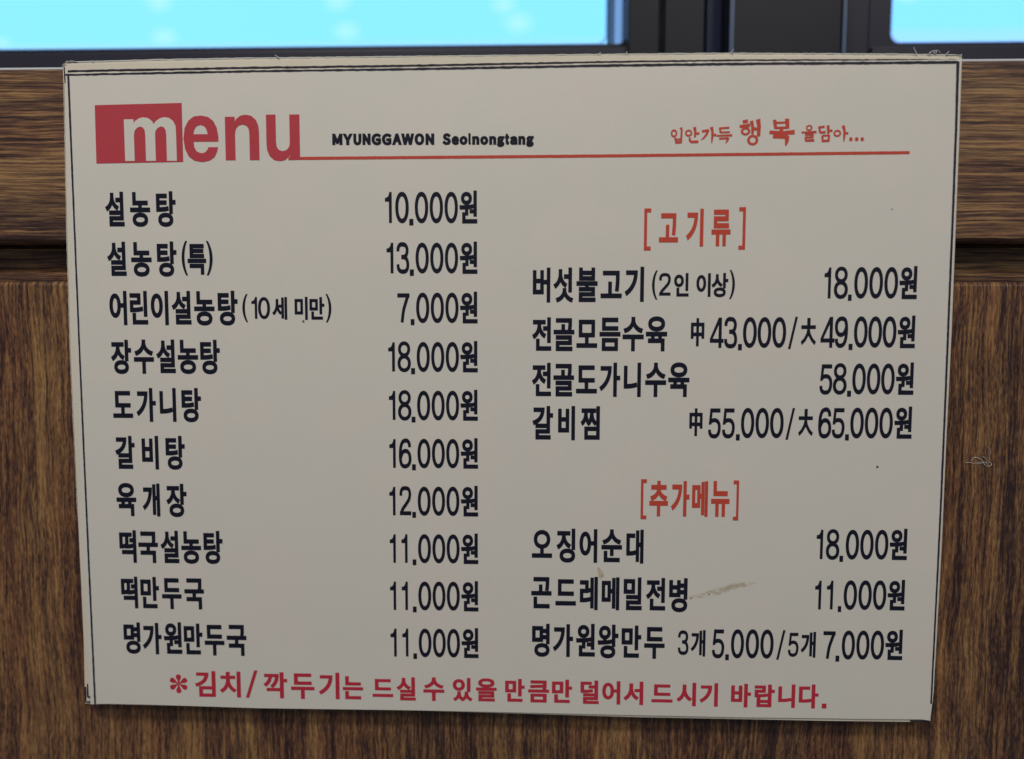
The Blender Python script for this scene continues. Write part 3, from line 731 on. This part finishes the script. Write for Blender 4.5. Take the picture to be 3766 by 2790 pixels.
for (off, s), t, lab in DISH: build_text('dish_name', P(t), off, s, M_black, card, 3.2, 3.9, label=lab)
for (off, s), t, lab in NOTE: build_text('dish_note', P(t), off, s, M_black, card, 2.3, 2.6, label=lab)
for (off, s), t in PRICE: build_text('price', P(t), off, s, M_black, card, 2.9, 3.6, table=HANJA)
for (off, s), t, lab in HEAD: build_text('section_heading', P(t), off, s, M_red, card, 3.0, 4.4, label=lab)
for (off, s), t in FOOT: build_text('footnote', P(t), off, s, M_crimson, card, 3.4, 2.8)
build_text('subtitle', P(SUB), *T2, M_black, card, 3.7, 3.3)
# slogan in brush script above the red rule
SLOGAN = "입 48 322 170 495;안 193 320 342 490;가 355 318 515 490;득 518 320 678 492;행 752 238 972 512;복 1058 236 1318 516;을 1388 302 1542 475;담 1558 305 1705 480;아 1715 303 1866 476;. 1875 428 1911 470;. 1934 428 1970 470;. 1992 428 2028 470"
build_text('slogan', P(SLOGAN), *T3, M_red, card, table=B)
# title: red block with the first letter cut out, then the rest of the word
blk = link('title_block', *(lambda q: ([(x, wave(x, z) - 0.00012, z) for x, z in q], [(0, 1, 2, 3)]))([on_plane(*p) for p in ((350.5, 387), (669, 378.4), (675, 595.3), (357, 601.5))]), M_title, card)
build_text('title_letter', [('m', 522, 570, 917, 897)], *T1, M_paper, card, lift=0.00022, table=TITLE, label='cream letter reversed out of the red block')
for ch, a, b, c, d in (('e', 965, 557, 1225, 904), ('n', 1272, 550, 1531, 890), ('u', 1578, 548, 1833, 897)):
    build_text('title_letter', [(ch, a, b, c, d)], *T1, M_title, card, table=TITLE)
ribbon('red_rule', [(1061, 583), (1101, 582), (2200, 572.5), (3300, 561), (3345, 560.5)], [11, 11, 11, 11, 11], M_red, card, jitter=0.3)
bpy.data.objects.remove(_to)

# ---- stains, specks and fibres on the card -----------------------------
def stain_mat(name, col, amount, scale):
    k = NT(name)
    att = k.n('Attribute'); att.attribute_name = 'fade'
    n = k.noise(k.mapping(k.co, (1, 1, 1.8)), scale, 4, 0.7)
    f = k.math('MULTIPLY', k.math('MULTIPLY', att.outputs['Fac'], k.remap(n, 0.40, 0.66)), amount, True)
    tr = k.n('BsdfTransparent'); mx = k.n('MixShader')
    k.fin(col, 0.5, 0.3)
    k.set(mx.inputs[0], f); k.t.links.new(tr.outputs[0], mx.inputs[1]); k.t.links.new(k.b.outputs[0], mx.inputs[2])
    k.t.links.new(mx.outputs[0], k.out.inputs['Surface'])
    return k.m
M_smear = stain_mat('dry_smear', (0.50, 0.41, 0.25), 0.62, 330)
M_drop = stain_mat('yellow_drop', (0.60, 0.50, 0.30), 1.6, 60)
def blob(name, spine, mat, parent, lift):
    """spine: (px,py,halfwidth) ; fades to its rim"""
    rows = []
    for i, (a, b, h) in enumerate(spine):
        d = np.array(spine[min(i + 1, len(spine) - 1)][:2], float) - np.array(spine[max(i - 1, 0)][:2], float); d /= np.linalg.norm(d); nn = np.array((-d[1], d[0]))
        rows.append([np.array((a, b)) + nn * h * s for s in (-1, -.5, 0, .5, 1)])
    vs, fade, fs = [], [], []
    n = len(rows)
    for i, r in enumerate(rows):
        for j, p in enumerate(r):
            x, z = on_plane(*p); vs.append((x, wave(x, z) - lift, z))
            fade.append(0.0 if (i in (0, n - 1) or j in (0, 4)) else (1.0 if j == 2 else 0.9))
    for i in range(n - 1):
        for j in range(4): fs.append((i * 5 + j, i * 5 + j + 1, i * 5 + j + 6, i * 5 + j + 5))
    o = link(name, vs, fs, mat, parent)
    at = o.data.attributes.new('fade', 'FLOAT', 'POINT')
    for i, f in enumerate(fade): at.data[i].value = f
    return o
blob('stain', [(2522, 2196, 2), (2545, 2193, 6), (2575, 2188, 8), (2600, 2182, 11), (2640, 2170, 17), (2680, 2158, 15), (2720, 2150, 13), (2750, 2145, 9), (2785, 2140, 3)], M_smear, card, 0.0003)['label'] = 'dried brown smear'
blob('stain', [(2198, 2078, 3), (2202, 2090, 7), (2208, 2104, 12), (2211, 2116, 13), (2212, 2127, 6)], M_drop, card, 0.0003)['label'] = 'yellow dried drip'
M_speck = ink('speck', (0.10, 0.085, 0.07), (0.2, 0.17, 0.13))
def speck(px, py, r, nm='speck'):
    cx, cz = on_plane(px, py); r = r / FPX * 0.358
    pts = [(cx + r * math.cos(a) * random.uniform(.7, 1.1), cz + r * math.sin(a) * random.uniform(.7, 1.1)) for a in np.linspace(0, 2 * math.pi, 9)[:-1]]
    link(nm, [(x, wave(x, z) - 0.00025, z) for x, z in pts], [tuple(range(8))], M_speck, card)
for s_ in ((1117, 1181, 4.5), (3225, 1715, 5), (3280, 768, 2.4), (2540, 2198, 3), (2607, 2183, 3)): speck(*s_)

M_fibre = ink('white_fibre', (0.50, 0.53, 0.54), (0.62, 0.63, 0.62))
def fibre(name, pts, r, parent, y=0.0006):
    P3 = []
    for i, p in enumerate(pts):
        yy = y - (p[2] if len(p) > 2 else 0)
        x, z = on_plane(p[0], p[1], yy); P3.append((x, yy, z))
    return tube(name, P3, r, M_fibre, parent)
f_ = 0.00021
for pts in ([(3372, 200), (3368, 190), (3362, 178), (3360, 172)], [(3416, 199), (3424, 190), (3436, 186), (3444, 188), (3441, 195), (3434, 192), (3442, 185), (3454, 187), (3458, 194)],
            [(3480, 200), (3486, 192), (3491, 188)], [(2690, 195), (2692, 188), (2697, 180)], [(1026, 211), (1018, 206), (1010, 201)], [(2302, 198), (2306, 190), (2307, 192)], [(2202, 199), (2208, 193), (2210, 192)],
            [(342, 226), (338, 223), (335, 221)], [(246, 229), (247, 224), (246, 222)], [(252, 227), (262, 223), (272, 225), (278, 227)], [(240, 232), (231, 238), (228, 244)], [(3530, 203), (3535, 201), (3537, 197)]):
    fibre('frayed_fibre', pts, f_, back_sheet)
# ragged light rim of the cut plastic along the top edge
ribbon('frayed_rim', [(243, 229), (292, 228), (568, 219.4), (900, 213.4), (1500, 206), (2200, 198.5), (2693, 194.5), (3300, 198.4), (3536, 203)], [2.2] * 9, M_tape, back_sheet, y=0.0014, lift=0.0003, jitter=0.9)
ribbon('frayed_rim', [(236, 236), (241, 500), (249.5, 888), (262, 1300), (290, 1900)], [2, 1.5, 1.5, 1.5, 1.5], M_tape, back_sheet, y=0.0014, lift=0.0003, jitter=0.5)

# ---- lint stuck to the panel -------------------------------------------
lint = thing('lint', 'small tangle of white fibres stuck to the wood panel right of the menu card', 'lint')
def lf(pts, r=0.00012):
    P3 = [(*(lambda q: (q[0], PY - 0.0003 - (i % 2) * 0.0003, q[1]))(on_plane(3416 + a / 4.13, 1500 + b / 4.13, PY)),) for i, (a, b) in enumerate(pts)]
    tube('fibre', P3, r, M_fibre, lint, taper=0.3)
lf([(637, 802), (660, 762), (700, 748), (760, 765), (810, 805), (840, 860), (890, 885), (940, 862), (938, 830), (900, 825)], 0.00016)
lf([(558, 832), (620, 824), (690, 845), (750, 840), (820, 828), (870, 822)])
lf([(810, 730), (850, 762), (880, 800), (870, 840), (900, 880)])
lf([(700, 828), (760, 822), (830, 815)], 0.00008)
lf([(890, 590), (930, 640), (915, 730), (905, 800), (900, 850)], 0.00008)
